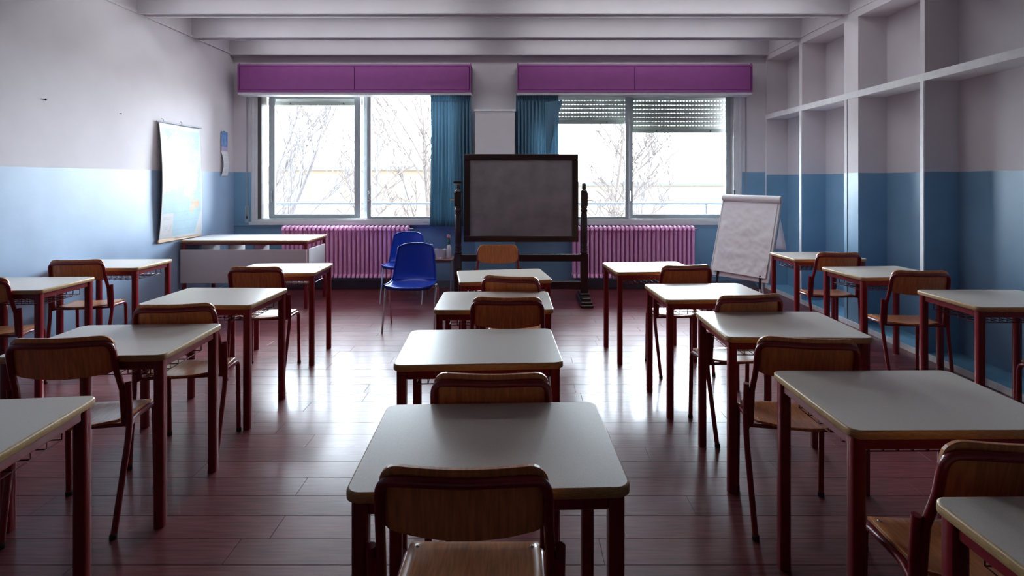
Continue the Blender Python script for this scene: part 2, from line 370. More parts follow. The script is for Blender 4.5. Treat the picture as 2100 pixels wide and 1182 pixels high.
# purple pelmets
def pelmet(x0, x1, lab):
    r = empty('curtain_pelmet', ((x0 + x1) / 2, 7.1, 2.69), label=lab, cat='pelmet', group='purple pelmets over the windows')
    a, b = x0 - (x0 + x1) / 2, x1 - (x0 + x1) / 2
    MB().box(a, b, .004, .2, -.0, .375).obj('box_body', M['groove'], r)
    n = 2; g = .008; m_ = .022
    for k in range(n):
        p0 = a + m_ + k * (b - a - 2 * m_) / n; p1 = a + m_ + (k + 1) * (b - a - 2 * m_) / n
        MB().box(p0 + g / 2, p1 - g / 2, -.008, .005, .035, .345).obj('front_panel', M['purple'], r, bevel=.002)
    f = ring(MB(), a, b, .0, .378, -.012, .004, .018, .018, .03, .028).obj('surround', M['purple'], r)
    MB().box(a, b, .0, .2, -.032, 0).obj('bottom_board', M['trimw'], r)
    for q in (a + .01, b - .01): MB().lathe((q, .02, .375), [(.008, 0), (.008, .02), (.004, .024)], 8).obj('hinge_pin', M['purpled'], r)
pelmet(-3.815, -.655, 'long purple boxed pelmet above the left window')
pelmet(-.033, 3.16, 'long purple boxed pelmet above the right window')

# curtains
def curtain(x0, x1, z1, z0, y, n, lab, lean=0, seed=1, fold=False):
    rnd = random.Random(seed); ph = [rnd.uniform(-.5, .5) for _ in range(n + 2)]; am = [rnd.uniform(.7, 1.25) for _ in range(n + 2)]
    r = empty('curtain', ((x0 + x1) / 2, y, z0), label=lab, cat='curtain', group='blue curtains between the windows'); cx = (x0 + x1) / 2
    H = z1 - z0 - .07
    def fn(u, v):
        k = u * n; i = int(k); amp = .05 * am[min(i, n)] * (.35 + .65 * min(1, (1 - v) * 3)) * (.8 + .3 * (1 - v))
        w = math.sin(2 * math.pi * k + ph[min(i, n)] * (1 - v) * .6)
        xx = x0 + (x1 - x0) * u + .008 * math.sin(2 * math.pi * k * 2 + v * 3) + lean * (1 - v) * (u - .5)
        return Vector((xx - cx, amp * w + .006 * math.sin(9 * v + 5 * u), v * H))
    MB().grid(fn, n * 10, 18).obj('pleated_cloth', M['curt'], r)
    def fh(u, v):
        return Vector((x0 + (x1 - x0) * u - cx, .012 * math.sin(2 * math.pi * u * n * 2) - .004, H - .01 + v * .085 + .004 * math.sin(u * 40)))
    MB().grid(fh, n * 14, 4).obj('gathered_heading', M['curt'], r)
    if fold:
        def ff(u, v): return Vector((.12 + (.26 + .05 * v) * u * (.25 + .75 * v) * .8 - .02 * v, -.045 - .015 * math.sin(5 * u), H - .75 + v * .72 + .04 * u))
        MB().grid(ff, 14, 10).obj('turned_back_fold', M['curt'], r)
    return r
curtain(-1.215, -.665, 2.656, .865, 7.18, 12, 'narrow blue curtain drawn to the right end of the left window', lean=.02)
curtain(-.045, .535, 2.656, .865, 7.18, 12, 'narrow blue curtain behind the chalkboard, at the left end of the right window', seed=5, fold=True)

# railing outside
rl = empty('balcony_railing', (-.3, 7.85, .6), label='thin grey horizontal railing outside below both windows', cat='railing')
MB().tube([(-3.9, 0, .545), (4.0, 0, .545)], .014, 8).obj('top_rail', M['railm'], rl)
for x in (-3.85, -.45, .62, 3.1): MB().tube([(x, 0, -.3), (x, 0, .545)], .008, 6).obj('post', M['railm'], rl)
MB().box(-3.95, 4.05, -.25, .12, -.36, -.28).obj('outer_ledge', M['facade2'], rl)

# ------------------------------------------------------------------ outside
tag(MB().box(-90, 90, 7.7, 130, -4.3, -4.2).obj('ground', M['ground']), kind='structure')
def building(x0, x1, y, top, wallm, lab, seed):
    rnd = random.Random(seed); r = empty('long_building', ((x0 + x1) / 2, y, -4.2), label=lab, cat='building'); h = top + 4.2; a = (x1 - x0) / 2
    MB().box(-a, a, 0, 9, 0, h).obj('wall', wallm, r)
    MB().box(-a - .5, a + .5, -.6, 9.5, h, h + .35).obj('roof', M['roof'], r)
    k = 0; x = -a + 1.2
    while x < a - 1.8:
        for zz in (h - 2.4, h - 5.4):
            f = MB().box(x - .08, x + 1.28, -.06, .02, zz - .08, zz + 1.48).obj('window', wallm, r)
            MB().box(x, x + 1.2, -.08, -.05, zz, zz + 1.4).obj('pane', M['pane'], f)
        x += 3.1
building(-24, -1.5, 46, 2.3, M['facade'], 'pale peach building with flat grey roof seen through the left window', 1)
building(5.5, 27, 50, .9, M['facade2'], 'low cream building seen through the right window', 2)
def bare_tree(x, y, h, seed, lab, spread=.35, m='bark', lean=0, r0=.09, grp=None):
    rnd = random.Random(seed); root = empty('bare_tree', (x, y, -4.2), label=lab, cat='tree', group=grp)
    tr = MB(); br = MB()
    def limb(mb, p, d, L, r, depth, n=5):
        pts = [p]; q = Vector(p); dd = Vector(d).normalized(); rr = [r]
        for k in range(n):
            dd = (dd + Vector((rnd.gauss(0, .09), rnd.gauss(0, .09), rnd.gauss(.03, .05)))).normalized()
            q = q + dd * L / n; pts.append(q.copy()); rr.append(max(.011, r * (1 - .85 * (k + 1) / n)))
        mb.tube(pts, r, 6 if depth == 0 else 4, rr=rr, caps=False)
        if depth >= 4 or L < .35: return
        nk = {0: 13, 1: 6, 2: 4, 3: 2}[depth]
        for k in range(nk):
            t = (.30 if depth == 0 else .15) + (.68 if depth == 0 else .8) * (k + rnd.random()) / nk; i = min(int(t * n), n - 1); f = t * n - i
            b = pts[i].lerp(pts[i + 1], f); ang = rnd.uniform(0, 2 * math.pi); side = Vector((math.cos(ang), math.sin(ang), 0))
            nd = (dd * (1 - spread) * 1.1 + side * (spread + .15) + Vector((0, 0, .25))).normalized()
            limb(br, b, nd, L * rnd.uniform(.28, .5) * (1 - .35 * t), max(.013, r * .48 * (1 - .5 * t)), depth + 1, 4)
    limb(tr, Vector((0, 0, 0)), Vector((lean, 0, 1)), h, r0, 0, 8)
    tr.obj('trunk', M[m], root); br.obj('branches', M[m], root)
bare_tree(-8.3, 17, 10.5, 3, 'slender upright bare tree furthest left through the left window', .25, 'barkp', r0=.10)
bare_tree(-6.9, 13.6, 9.5, 4, 'bare tree with dense twigs in the left half of the left window', .3, 'barkp', r0=.085)
bare_tree(-5.2, 18, 9.8, 9, 'bare tree behind the middle stile of the left window', .4, 'barkp', r0=.075)
bare_tree(-1.65, 13, 9, 11, 'bare tree beside the left curtain, tall with reddish twigs', .35, 'bark', r0=.085)
bare_tree(-2.7, 11, 6.3, 21, 'low spreading bare tree with diagonal limbs in the left window', .62, 'bark', lean=-.22, r0=.07)
bare_tree(1.45, 11.5, 8.3, 14, 'branching bare tree just right of the chalkboard', .5, 'bark', lean=.10, r0=.075)
bare_tree(2.85, 13, 6.5, 17, 'leaning bare tree in the right half of the right window', .5, 'bark', lean=.18, r0=.065)
bare_tree(4.6, 20, 8, 19, 'faint distant bare tree in the right window', .3, 'barkp', r0=.08)

# ------------------------------------------------------------------ radiators
def section_mesh():
    mb = MB(); w = .060
    for yy in (-.055, 0, .055):
        mb.tube([(0, yy, .04), (0, yy, .665)], .0205, 8, caps=False, flat=.8)
    mb.tube([(0, -.078, .018), (0, -.076, .04), (0, -.05, .052), (0, .05, .052), (0, .076, .04), (0, .078, .018)], .022, 8, flat=1.1)
    mb.tube([(0, -.076, .655), (0, -.068, .685), (0, -.04, .700), (0, .04, .700), (0, .068, .685), (0, .076, .655)], .020, 8, flat=1.1)
    mb.tube([(-w / 2, 0, .045), (w / 2, 0, .045)], .024, 8); mb.tube([(-w / 2, 0, .675), (w / 2, 0, .675)], .024, 8)
    return mb.mesh('radiator_section', M['pink'])
SEC = section_mesh()
def radiator(xc, n, lab, valve):
    r = empty('radiator', (xc, 7.185, .155), label=lab, cat='radiator', group='pink radiators under the windows')
    for k in range(n):
        s = bpy.data.objects.new('radiator_section', SEC); COL.objects.link(s); s.parent = r; s.location = ((k - (n - 1) / 2) * .0600, 0, 0)
    a = n * .03
    MB().tube(fillet([(valve * a, 0, .675), (valve * (a + .05), 0, .675), (valve * (a + .05), .09, .675)], .02, 3), .011, 8).obj('valve', M['chrome'], r)
    for x in (-a * .8, a * .8): MB().box(x - .01, x + .01, -.03, .115, .02, .04).obj('wall_bracket', M['pink'], r)
radiator((-3.24 - 1.51) / 2 - .0, 29, 'pink column radiator under the left window, behind the blue chairs', 1)
radiator((.72 + 2.40) / 2, 28, 'pink column radiator under the right window, right of the chalkboard', 1)
p = tag(MB().tube(fillet([(2.45, 7.24, .17), (3.22, 7.24, .155), (3.30, 7.24, .03), (3.30, 7.24, 0)], .12, 6), .012, 8).obj('heating_pipe', M['blue']), 'blue painted heating pipe along the back wall beneath the flipchart', 'pipe')

# ------------------------------------------------------------------ wall map, calendar, nails
def printed(name, ny, nz, fpos, fcol, parent=None, gain=.85):
    vs = []; fs = []; cs = []
    for j in range(nz + 1):
        for i in range(ny + 1): vs.append(fpos(i / ny, j / nz)); cs.append((*[x * gain for x in fcol(i / ny, j / nz)], 1))
    for j in range(nz):
        for i in range(ny): a = j * (ny + 1) + i; fs.append((a, a + 1, a + ny + 2, a + ny + 1))
    me = bpy.data.meshes.new(name); me.from_pydata(vs, [], fs); me.materials.append(M['print'])
    ca = me.color_attributes.new('print', 'FLOAT_COLOR', 'POINT')
    for k, cc in enumerate(cs): ca.data[k].color = cc
    for q in me.polygons: q.use_smooth = True
    o = bpy.data.objects.new(name, me); COL.objects.link(o); o.parent = parent
    so = o.modifiers.new('thickness', 'SOLIDIFY'); so.thickness = .0008
    return o
from mathutils import noise as NZ
def blob(u, v, cu, cv, ru, rv, seed=0, k=.5):
    d = math.hypot((u - cu) / ru, (v - cv) / rv); return d + k * NZ.noise(Vector((u * 9 + seed, v * 14, seed))) + .25 * NZ.noise(Vector((u * 28, v * 40, seed + 3))) < 1
def map_col(u, v):
    if u < .035 or u > .965 or v < .03 or v > .955: return (.80, .80, .80)
    if u < .27 and v < .225:
        if u < .25 and abs((v * 60) % 1 - .5) < .13 and NZ.noise(Vector((u * 50, round(v * 60), 0))) > -.05 and v < .2 and u > .06: return (.55, .6, .66)
        return (.82, .80, .80)
    if v < .25 and u > .78 and (u - .78) / .2 > (v / .25) * 1.0: return (.80, .80, .80)
    c = (.50, .72, .84)
    n = .04 * NZ.noise(Vector((u * 6, v * 9, 5))); c = tuple(x + n for x in c)
    if blob(u, v, .22, .86, .10, .13, 1): c = (.36, .60, .74)
    if blob(u, v, .45, .70, .52, .22, 2): c = (.66, .80, .74)
    if blob(u, v, .70, .75, .09, .24, 3): c = (.52, .76, .60)
    if blob(u, v, .35, .58, .36, .14, 4): c = (.60, .76, .62)
    if blob(u, v, .62, .50, .26, .14, 5): c = (.86, .78, .46)
    if blob(u, v, .70, .58, .13, .07, 6): c = (.86, .64, .46)
    if blob(u, v, .10, .52, .10, .13, 7): c = (.86, .60, .48)
    if blob(u, v, .30, .48, .14, .05, 8): c = (.86, .62, .44)
    if abs(u - .45) < .085 * max(0, (v - .31) / .14) ** .7 + .01 * NZ.noise(Vector((v * 40, 0, 0))) and .31 < v < .46: c = (.50, .62, .50)
    if blob(u, v, .72, .38, .045, .09, 9, .6): c = (.62, .58, .40)
    if blob(u, v, .83, .30, .10, .035, 10, .7): c = (.86, .56, .36)
    if blob(u, v, .72, .25, .05, .035, 11, .7): c = (.86, .62, .42)
    if abs((u * 9 + 1.2 * v) % 1 - .5) > .485 or abs((v * 13) % 1 - .5) > .485: c = tuple(x * .92 for x in c)
    if NZ.noise(Vector((u * 90, v * 130, 2))) > .5: c = tuple(x * .80 for x in c)
    return c
my0, my1, mz0, mz1 = 5.74, 6.50, .83, 2.14
mp = empty('wall_map', (-3.95, 6.12, .83), label='long paper map of Asia with wooden batten hanging on the left wall', cat='map')
printed('map_sheet', 76, 130, lambda u, v: (-.006 + .030 * math.sin(math.pi * v) ** .8 * (1 - .35 * u) + .012 * math.sin(3 * v + 2 * u), my0 - 6.12 + (my1 - my0) * u, (mz1 - mz0) * v), map_col, mp, .58)
MB().box(-.02, .002, my0 - 6.13, my1 - 6.11, -.022, .012).obj('bottom_batten', M['stick'], mp, bevel=.003)
MB().tube([(-.008, my0 - 6.14, 1.318), (-.008, my1 - 6.10, 1.318)], .008, 8).obj('top_rod', M['greyp'], mp)
for yy in (-.30, .02): MB().tube([(-.028, yy, 1.355), (-.008, yy, 1.35), (-.004, yy, 1.318)], .003, 5).obj('hook', M['nail'], mp)
def cal_col(u, v):
    if v > .55:
        k = NZ.noise(Vector((u * 5, v * 9, 1))); return (.18 + .2 * k, .32 + .2 * k, .62 + .1 * k) if v > .66 else (.55, .45, .68)
    if u < .08 or u > .92 or v < .03 or v > .52: return (.8, .8, .82)
    return (.55, .57, .65) if (abs((u * 7) % 1 - .5) < .25 and abs((v * 16) % 1 - .5) < .28) else (.8, .8, .83)
cal = empty('wall_calendar', (-3.972, 7.04, 1.55), label='small paper calendar with a blue picture, on left wall near the corner', cat='calendar')
printed('calendar_sheet', 16, 40, lambda u, v: (.004 + (.035 * math.sin(math.pi * v / .55) if v < .55 else .002) * (1 - .3 * u), -.07 + .15 * u, .60 * v), cal_col, cal)
MB().tube([(-.008, .005, .607), (.012, .005, .607)], .003, 6).obj('nail', M['nail'], cal)
for yy, zz, lab in ((4.39, 2.18, 'black nail in the left wall, larger and nearer one'), (5.22, 2.165, 'small black nail in the left wall, nearer the map')):
    tag(MB().lathe((XL, yy, zz), [(.004, -.004), (.004, .01), (.010 if yy < 5 else .006, .011), (.008 if yy < 5 else .005, .016)], 8, axis='x').obj('wall_nail', M['nail']), lab, 'nail')

# ------------------------------------------------------------------ school desk
def rr_outline(hx, hy, r, n=5):
    P = []
    for cx, cy, a0 in ((hx - r, hy - r, 0), (-hx + r, hy - r, 90), (-hx + r, -hy + r, 180), (hx - r, -hy + r, 270)):
        for k in range(n + 1): a = R(a0 + 90 * k / n); P.append((cx + r * math.cos(a), cy + r * math.sin(a)))
    return P
def slab(mb, hx, hy, r, z0, z1, e=.005, mi_top=0, mi_side=1):
    lay = [(z0, -e), (z0 + e, 0), (z1 - e, 0), (z1 - .0015, -e * .35), (z1, -e)]
    rings = [[(x * (hx + d) / hx, y * (hy + d) / hy, z) for x, y in rr_outline(hx, hy, r)] for z, d in lay]
    n = len(rings[0]); v = [p for q in rings for p in q]; f = []
    for i in range(len(lay) - 1):
        for k in range(n): f.append((i * n + k, i * n + (k + 1) % n, (i + 1) * n + (k + 1) % n, (i + 1) * n + k))
    o = len(mb.v); mb.add(v, f, mi_side, True)
    mb.add(rings[-1], [tuple(range(n))], mi_top); mb.add(rings[0], [tuple(reversed(range(n)))], mi_side); return mb
DESK_GROUP = 'red framed school desks'
def sqtube(mb, x, y, s, z0, z1):
    P = rr_outline(s / 2, s / 2, .008, 2); n = len(P)
    v = [(x + a, y + b, z) for z in (z0, z1) for a, b in P]
    mb.add(v, [(k, (k + 1) % n, n + (k + 1) % n, n + k) for k in range(n)], 0, True)
    mb.add([(x + a, y + b, z1) for a, b in P], [tuple(range(n))]); mb.add([(x + a, y + b, z0) for a, b in P], [tuple(reversed(range(n)))]); return mb
def make_desk():
    r = empty('school_desk', cat='desk', group=DESK_GROUP)
    slab(MB(), .35, .25, .032, .727, .755).obj('desktop', [M['lam'], M['edge']], r)
    ls = .040; lx, ly = .35 - .014 - ls / 2, .25 - .014 - ls / 2
    leg = sqtube(MB(), 0, 0, ls, .0, .727).obj('leg', M['red'], r); leg.location = (-lx, -ly, 0)
    for a, b in ((lx, -ly), (-lx, ly), (lx, ly)):
        place(leg, r, (a, b, 0))
    for sy in (-1, 1): MB().box(-lx + .02, lx - .02, sy * ly - .012, sy * ly + .012, .688, .727).obj('apron_rail', M['red'], r, bevel=.003)
    for sx in (-1, 1): MB().box(sx * lx - .012, sx * lx + .012, -ly + .02, ly - .02, .688, .727).obj('apron_rail', M['red'], r, bevel=.003)
    b = MB(); w = .0024
    x0, x1, y0, y1, zz = -.27, .27, -.13, .19, .632
    for k in range(12):
        x = x0 + (x1 - x0) * k / 11; b.tube([(x, y0 - .0, .705), (x, y0, zz), (x, y1, zz), (x, y1, .69)], w, 4, caps=False)
    for k in range(6):
        y_ = y0 + (y1 - y0) * k / 5; b.tube([(x0, y_, .70), (x0, y_, zz), (x1, y_, zz), (x1, y_, .70)], w, 4, caps=False)
    for yy in (y0, y1): b.tube([(x0, yy, .668), (x1, yy, .668)], w, 4, caps=False)
    for xx in (x0, x1): b.tube([(xx, y0, .70), (xx, y1, .70)], w * 1.3, 4, caps=False)
    b.obj('wire_basket', M['wire'], r)
    return r
DESKS = [
 (-.082, 1.519, 2.0, 'desk in the central column, largest and closest to the viewer'),
 (-.178, 2.389, 2.8, 'second desk from the viewer in the central column, fully clear top'),
 (-.153, 3.278, 1.0, 'third desk from the viewer in the central column'),
 (-.132, 4.133, 9.0, 'small looking desk at the far end of the central column, before the chalkboard'),
 (-1.791, 1.548, 6.0, 'desk cut off by the lower left edge of the picture'),
 (-1.891, 2.481, 3.0, 'second desk from the viewer in the column left of centre'),
 (-1.957, 3.397, -1.5, 'third desk from the viewer in the column left of centre'),
 (-2.012, 4.458, 2.5, 'brightly lit desk at the far end of the column left of centre'),
 (-3.62, 3.80, 2.0, 'desk against the blue left wall, the nearer of two'),
 (-3.62, 4.704, 1.5, 'desk against the blue left wall, the farther one beneath the map'),
 (1.33, 1.003, 1.0, 'desk cut off by the lower right corner of the picture'),
 (1.346, 1.822, .5, 'second desk from the viewer right of centre, large with a worn rail'),
 (1.348, 2.744, -1.0, 'third desk from the viewer in the column right of centre'),
 (1.258, 3.545, 2.9, 'fourth desk from the viewer in the column right of centre'),
 (1.117, 4.532, 5.5, 'white glaring desk in front of the right radiator'),
 (3.060, 3.336, 0, 'nearest desk by the right wall niches, at the right picture edge'),
 (2.965, 4.294, 4.5, 'middle desk of three along the right wall niches'),
 (2.948, 5.20, 1.5, 'farthest desk along the right wall niches, beside the flipchart'),
]
proto = make_desk()
for i, (x, y, a, lab) in enumerate(DESKS):
    o = proto if i == 0 else copy_tree(proto)
    o.location = (x, y, 0); o.rotation_euler = (0, 0, R(a)); o['label'] = 'red legged ' + lab
    # keep labels within the word limit
    wds = o['label'].split()
    if len(wds) > 16: o['label'] = ' '.join(wds[:16])

# ------------------------------------------------------------------ school chair (faces +Y)
def panel_grid(hw, h0, h1, r_bot, r_top, nu=14, nv=12):
    def width(z):
        w = hw
        if z > h1 - r_top: q = (z - (h1 - r_top)); w = hw - r_top + math.sqrt(max(0, r_top ** 2 - q * q))
        if z < h0 + r_bot: q = ((h0 + r_bot) - z); w = min(w, hw - r_bot + math.sqrt(max(0, r_bot ** 2 - q * q)))
        return w
    return width
def make_chair():
    r = empty('school_chair', cat='chair', group='red framed plywood school chairs')
    # backrest
    hw, z0, z1, rc = .197, .688, .855, .048
    def fb(u, v):
        v2 = .5 - .5 * math.cos(math.pi * v); z = z0 + (z1 - z0) * v2; q = 0
        if z > z1 - rc: q = z - (z1 - rc); w = hw - rc + math.sqrt(max(0, rc * rc - q * q))
        elif z < z0 + .03: q = z0 + .03 - z; w = hw - .03 + math.sqrt(max(0, .0009 - q * q))
        else: w = hw
        s = 2 * u - 1; x = s * w
        zz = z - .020 * (1 - (x / hw) ** 2) * (1 - v2) - .004 * (1 - (x / hw) ** 2) * v2
        return Vector((x, -.148 - .020 * (1 - (x / hw) ** 2) - .18 * (z - z0), zz))
    b = MB().grid(fb, 16, 14, th=(0, -.010, 0)); b.obj('backrest', M['ply'], r)
    # seat
    def fs(u, v):
        # v 0 front .. 1 rear
        y = .165 - .325 * v; s = 2 * u - 1
        w = .185 + .005 * math.sin(math.pi * v)
        if v < .10: w = .185 - .03 * (1 - math.sqrt(max(0, 1 - (1 - v / .10) ** 2)))
        if v > .86: q = (v - .86) / .14; w = .185 - .05 * (1 - math.sqrt(max(0, 1 - q * q)))
        y += .045 * s * s * v ** 2
        z = .452 - .012 * math.sin(math.pi * v) * (1 - s * s) - .022 * max(0, 1 - v / .14) ** 2 + .004 * v
        return Vector((s * w, y, z))
    st = MB().grid(fs, 14, 16, th=(0, 0, -.010)).obj('seat', M['ply'], r)
    for x, y in ((-.165, .115), (.165, .115), (-.165, -.075), (.165, -.075)):
        MB().lathe((x, y, .452), [(.006, -.004), (.006, .0), (.003, .0025)], 8).obj('screw', M['screw'], st)
    rt = .0125
    # back frame: inverted U tube behind the plywood
    pts = [(-.205, -.118, .445), (-.204, -.132, .60), (-.198, -.165, .70), (-.196, -.188, .815), (-.13, -.206, .823), (0, -.210, .819), (.13, -.206, .823), (.196, -.188, .815), (.198, -.165, .70), (.204, -.132, .60), (.205, -.118, .445)]
    P = [Vector(pts[0]), Vector(pts[1])] + fillet(pts[2:9], .050, 6)[0:] + [Vector(pts[9]), Vector(pts[10])]
    MB().tube(P, rt, 10).obj('back_frame', M['red'], r)
    for s in (-1, 1):
        # rear leg: rises beside the back frame, kinks at the seat, slopes back to the floor
        MB().tube(fillet([(s * .228, -.134, .628), (s * .228, -.117, .44), (s * .210, -.205, .0)], .10, 6), rt, 10).obj('leg', M['red'], r)
        MB().tube(fillet([(s * .220, -.115, .432), (s * .190, -.02, .432), (s * .190, .150, .425), (s * .192, .160, .0)], .045, 6), rt, 10).obj('leg', M['red'], r)
        # web plate welded between both tubes
        wv = [(s * .204 if q & 1 else s * .228, (-.118 if h < .5 else -.132) + (.009 if q & 2 else -.009), h) for h in (.452, .60) for q in range(4)]
        MB().add(wv, [(0, 2, 3, 1), (4, 5, 7, 6), (0, 1, 5, 4), (1, 3, 7, 5), (3, 2, 6, 7), (2, 0, 4, 6)]).obj('web_plate', M['red'], r)
    MB().tube([(-.19, .02, .428), (.19, .02, .428)], .009, 8).obj('seat_crossbar', M['red'], r)
    MB().tube([(-.215, -.105, .435), (-.1, -.10, .430), (.1, -.10, .430), (.215, -.105, .435)], .009, 8).obj('seat_crossbar', M['red'], r)
    for s in (-1, 1):
        MB().lathe((s * .210, -.205, 0), [(.0145, 0), (.0145, .018), (.0128, .021)], 10).obj('foot_cap', M['joint'], r)
        MB().lathe((s * .192, .160, 0), [(.0145, 0), (.0145, .018), (.0128, .021)], 10).obj('foot_cap', M['joint'], r)
    return r
# x centre of backrest, y of backrest top, rotation
CH = [
 (-.129, 1.205, 0, 'plywood school chair at the nearest central desk, closest to the viewer'),
 (-.096, 1.782, 0, 'plywood chair back showing just beyond the nearest central desk'),
 (-.068, 2.93, -1, 'plywood chair at the third central desk, its whole back visible'),
 (-.060, 3.56, -12, 'plywood chair turned slightly, tucked to the farthest central desk'),
 (-1.915, 2.185, 8, 'nearest plywood chair left of centre, its dark back overlapping the second desk'),
 (-1.825, 2.77, 8, 'middle plywood chair of three in the column left of centre'),
 (-1.99, 3.95, 2, 'farthest plywood chair left of centre, before the teacher desk'),
 (-3.635, 3.49, 9, 'plywood chair cut off by the left picture edge'),
 (-3.63, 4.29, 10, 'plywood chair by the left wall, whole back visible'),
 (1.27, 1.3125, -2, 'plywood chair in the lower right corner, half hidden by a desk'),
 (1.20, 2.178, -8, 'plywood chair right of centre behind the desk with the worn rail'),
 (1.322, 2.995, 8, 'plywood chair right of centre, second farthest of that column'),
 (1.284, 4.02, 6, 'plywood chair right of centre, nearest the right radiator'),
 (3.14, 2.75, 0, 'red chair frame just showing at the right picture edge'),
 (2.90, 3.78, -5, 'plywood chair by the right niches, the nearer whole one'),
 (2.88, 4.72, 0, 'plywood chair by the right niches, the far one near the flipchart'),
]
cp = make_chair(); first = True
def put_chair(x, yb, deg, lab):
    global first
    o = cp if first else copy_tree(cp); first = False
    a = R(deg); d = .190      # backrest top corner sits .19 behind the origin
    o.location = (x - math.sin(a) * d, yb + math.cos(a) * d, 0); o.rotation_euler = (0, 0, a); o['label'] = lab
for q in CH: put_chair(*q)
put_chair(-.215, 5.25, 183, 'pale plywood chair facing the room, beneath the chalkboard')

# ------------------------------------------------------------------ teacher desk
T = empty('teacher_desk', (-3.21, 6.42, 0), label='long white topped teacher desk with red legs under the wall map', cat='desk')
slab(MB(), .742, .32, .02, .773, .80).obj('desktop', [M['panelw'], M['edge']], T)
for sx in (-1, 1):
    for sy in (-1, 1): sqtube(MB(), sx * .71, sy * .29, .036, 0, .773).obj('leg', M['red'], T)
for sy in (-1, 1): MB().box(-.70, .70, sy * .29 - .012, sy * .29 + .012, .742, .773).obj('apron_rail', M['red'], T, bevel=.003)
for sx in (-1, 1): MB().box(sx * .71 - .012, sx * .71 + .012, -.28, .28, .742, .773).obj('apron_rail', M['red'], T, bevel=.003)
MB().box(-.735, .735, -.328, -.311, .30, .69).obj('modesty_panel', M['panel'], T, bevel=.002)
MB().box(.715, .731, -.25, .27, .30, .69).obj('side_panel', M['panelw'], T, bevel=.002)
sh = MB().box(-.62, .02, -.10, .26, .60, .612).obj('book_shelf', M['panelw'], T)
for x in (-.62, -.30, .01): MB().box(x, x + .012, -.10, .26, .612, .742).obj('shelf_divider', M['panelw'], T)

# ------------------------------------------------------------------ blue plastic chairs (face -Y)
def make_blue():
    r = empty('plastic_chair', cat='chair', group='blue plastic chairs')
    prof = [(-.205, .425), (-.215, .443), (-.19, .452), (-.10, .442), (.0, .437), (.09, .442), (.145, .462), (.178, .51), (.198, .58), (.215, .66), (.230, .74), (.242, .81), (.247, .832)]
    hwid = [.205, .225, .235, .237, .235, .232, .228, .222, .214, .204, .192, .178, .155]
    def cr(a, t):
        k = t * (len(a) - 1); i = min(int(k), len(a) - 2); f = k - i
        p = [a[max(i - 1, 0)], a[i], a[i + 1], a[min(i + 2, len(a) - 1)]]
        return tuple(.5 * (2 * p[1][j] + (p[2][j] - p[0][j]) * f + (2 * p[0][j] - 5 * p[1][j] + 4 * p[2][j] - p[3][j]) * f * f + (3 * p[1][j] - p[0][j] - 3 * p[2][j] + p[3][j]) * f ** 3) for j in range(len(p[0])))
    A = [(y, z, w) for (y, z), w in zip(prof, hwid)]
    def fn(u, v):
        y, z, w = cr(A, v); s = 2 * u - 1
        e = s * s
        if v < .5: z2 = z + .022 * e * e * (1 if v > .1 else .4) ; y2 = y + (.02 * e if v < .15 else 0)
        else: z2 = z - (.022 * e * e if v > .93 else 0); y2 = y - .045 * e * (1 if v < .9 else .9)
        return Vector((s * w, y2, z2))
    MB().grid(fn, 16, 40, th=(0, .004, -.005)).obj('seat_shell', M['bplast'], r)
    def rim(v0): return [fn(u / 12, v0) for u in range(13)]
    edge = [fn(0, v / 30) for v in range(31)] + [fn(u / 12, 1) for u in range(1, 13)] + [fn(1, 1 - v / 30) for v in range(1, 31)] + [fn(1 - u / 12, 0) for u in range(1, 12)] + [fn(0, 0)]
    MB().tube(edge, .006, 6).obj('rolled_rim', M['bplast'], r)
    for s in (-1, 1):
        MB().tube(fillet([(s * .215, -.02, .425), (s * .252, -.06, .438), (s * .255, -.19, .0)], .03, 5), .010, 8).obj('leg', M['chrome'], r)
        MB().tube(fillet([(s * .215, .03, .425), (s * .252, .06, .438), (s * .255, .19, .0)], .03, 5), .010, 8).obj('leg', M['chrome'], r)
        MB().tube([(s * .252, -.07, .425), (s * .252, .07, .425)], .010, 8).obj('side_bar', M['chrome'], r)
    for yy in (-.03, .05): MB().tube([(-.22, yy, .424), (.22, yy, .424)], .009, 8).obj('under_bar', M['chrome'], r)
    return r
bc = make_blue(); bc.location = (-1.09, 5.32, 0); bc['label'] = 'cobalt blue plastic chair on chrome legs, the nearer of the two'
b2 = copy_tree(bc); b2.location = (-1.425, 6.51, 0); b2.rotation_euler = (0, 0, R(-1)); b2['label'] = 'cobalt blue plastic chair partly hidden behind the nearer one, by the radiator'

# ------------------------------------------------------------------ small table and cleaning things
st = empty('side_table', (-1.10, 6.93, 0), label='low small table with brown top left of the chalkboard', cat='table')
slab(MB(), .24, .17, .02, .455, .475, mi_side=0).obj('table_top', M['tabt'], st)
for sx in (-1, 1):
    for sy in (-1, 1): MB().tube([(sx * .215, sy * .145, 0), (sx * .215, sy * .145, .455)], .011, 8).obj('leg', M['greyp'], st)
for sy in (-1, 1): MB().box(-.205, .205, sy * .145 - .006, sy * .145 + .006, .425, .455).obj('apron_rail', M['greyp'], st)
sb = empty('spray_bottle', (-.925, 6.88, .475), rz=R(200), label='white spray bottle with green neck and pink trigger on the small table', cat='bottle')
MB().lathe((0, 0, 0), [(.030, 0), (.033, .006), (.033, .12), (.028, .15), (.016, .175), (.013, .18)], 16).obj('bottle_body', M['plastw'], sb)
MB().lathe((0, 0, .175), [(.014, 0), (.018, .012), (.014, .06), (.012, .075)], 12).obj('neck', M['green'], sb)
MB().lathe((0, 0, .25), [(.014, 0), (.014, .02)], 12).obj('collar', M['redp'], sb)
MB().box(-.016, .016, -.05, .025, .268, .305).box(-.006, .006, -.045, -.035, .235, .268).obj('trigger_head', M['pinkp'], sb, bevel=.004)
sp = empty('soap_dispenser', (-1.135, 6.85, .475), label='slim white pump dispenser on the small table', cat='bottle')
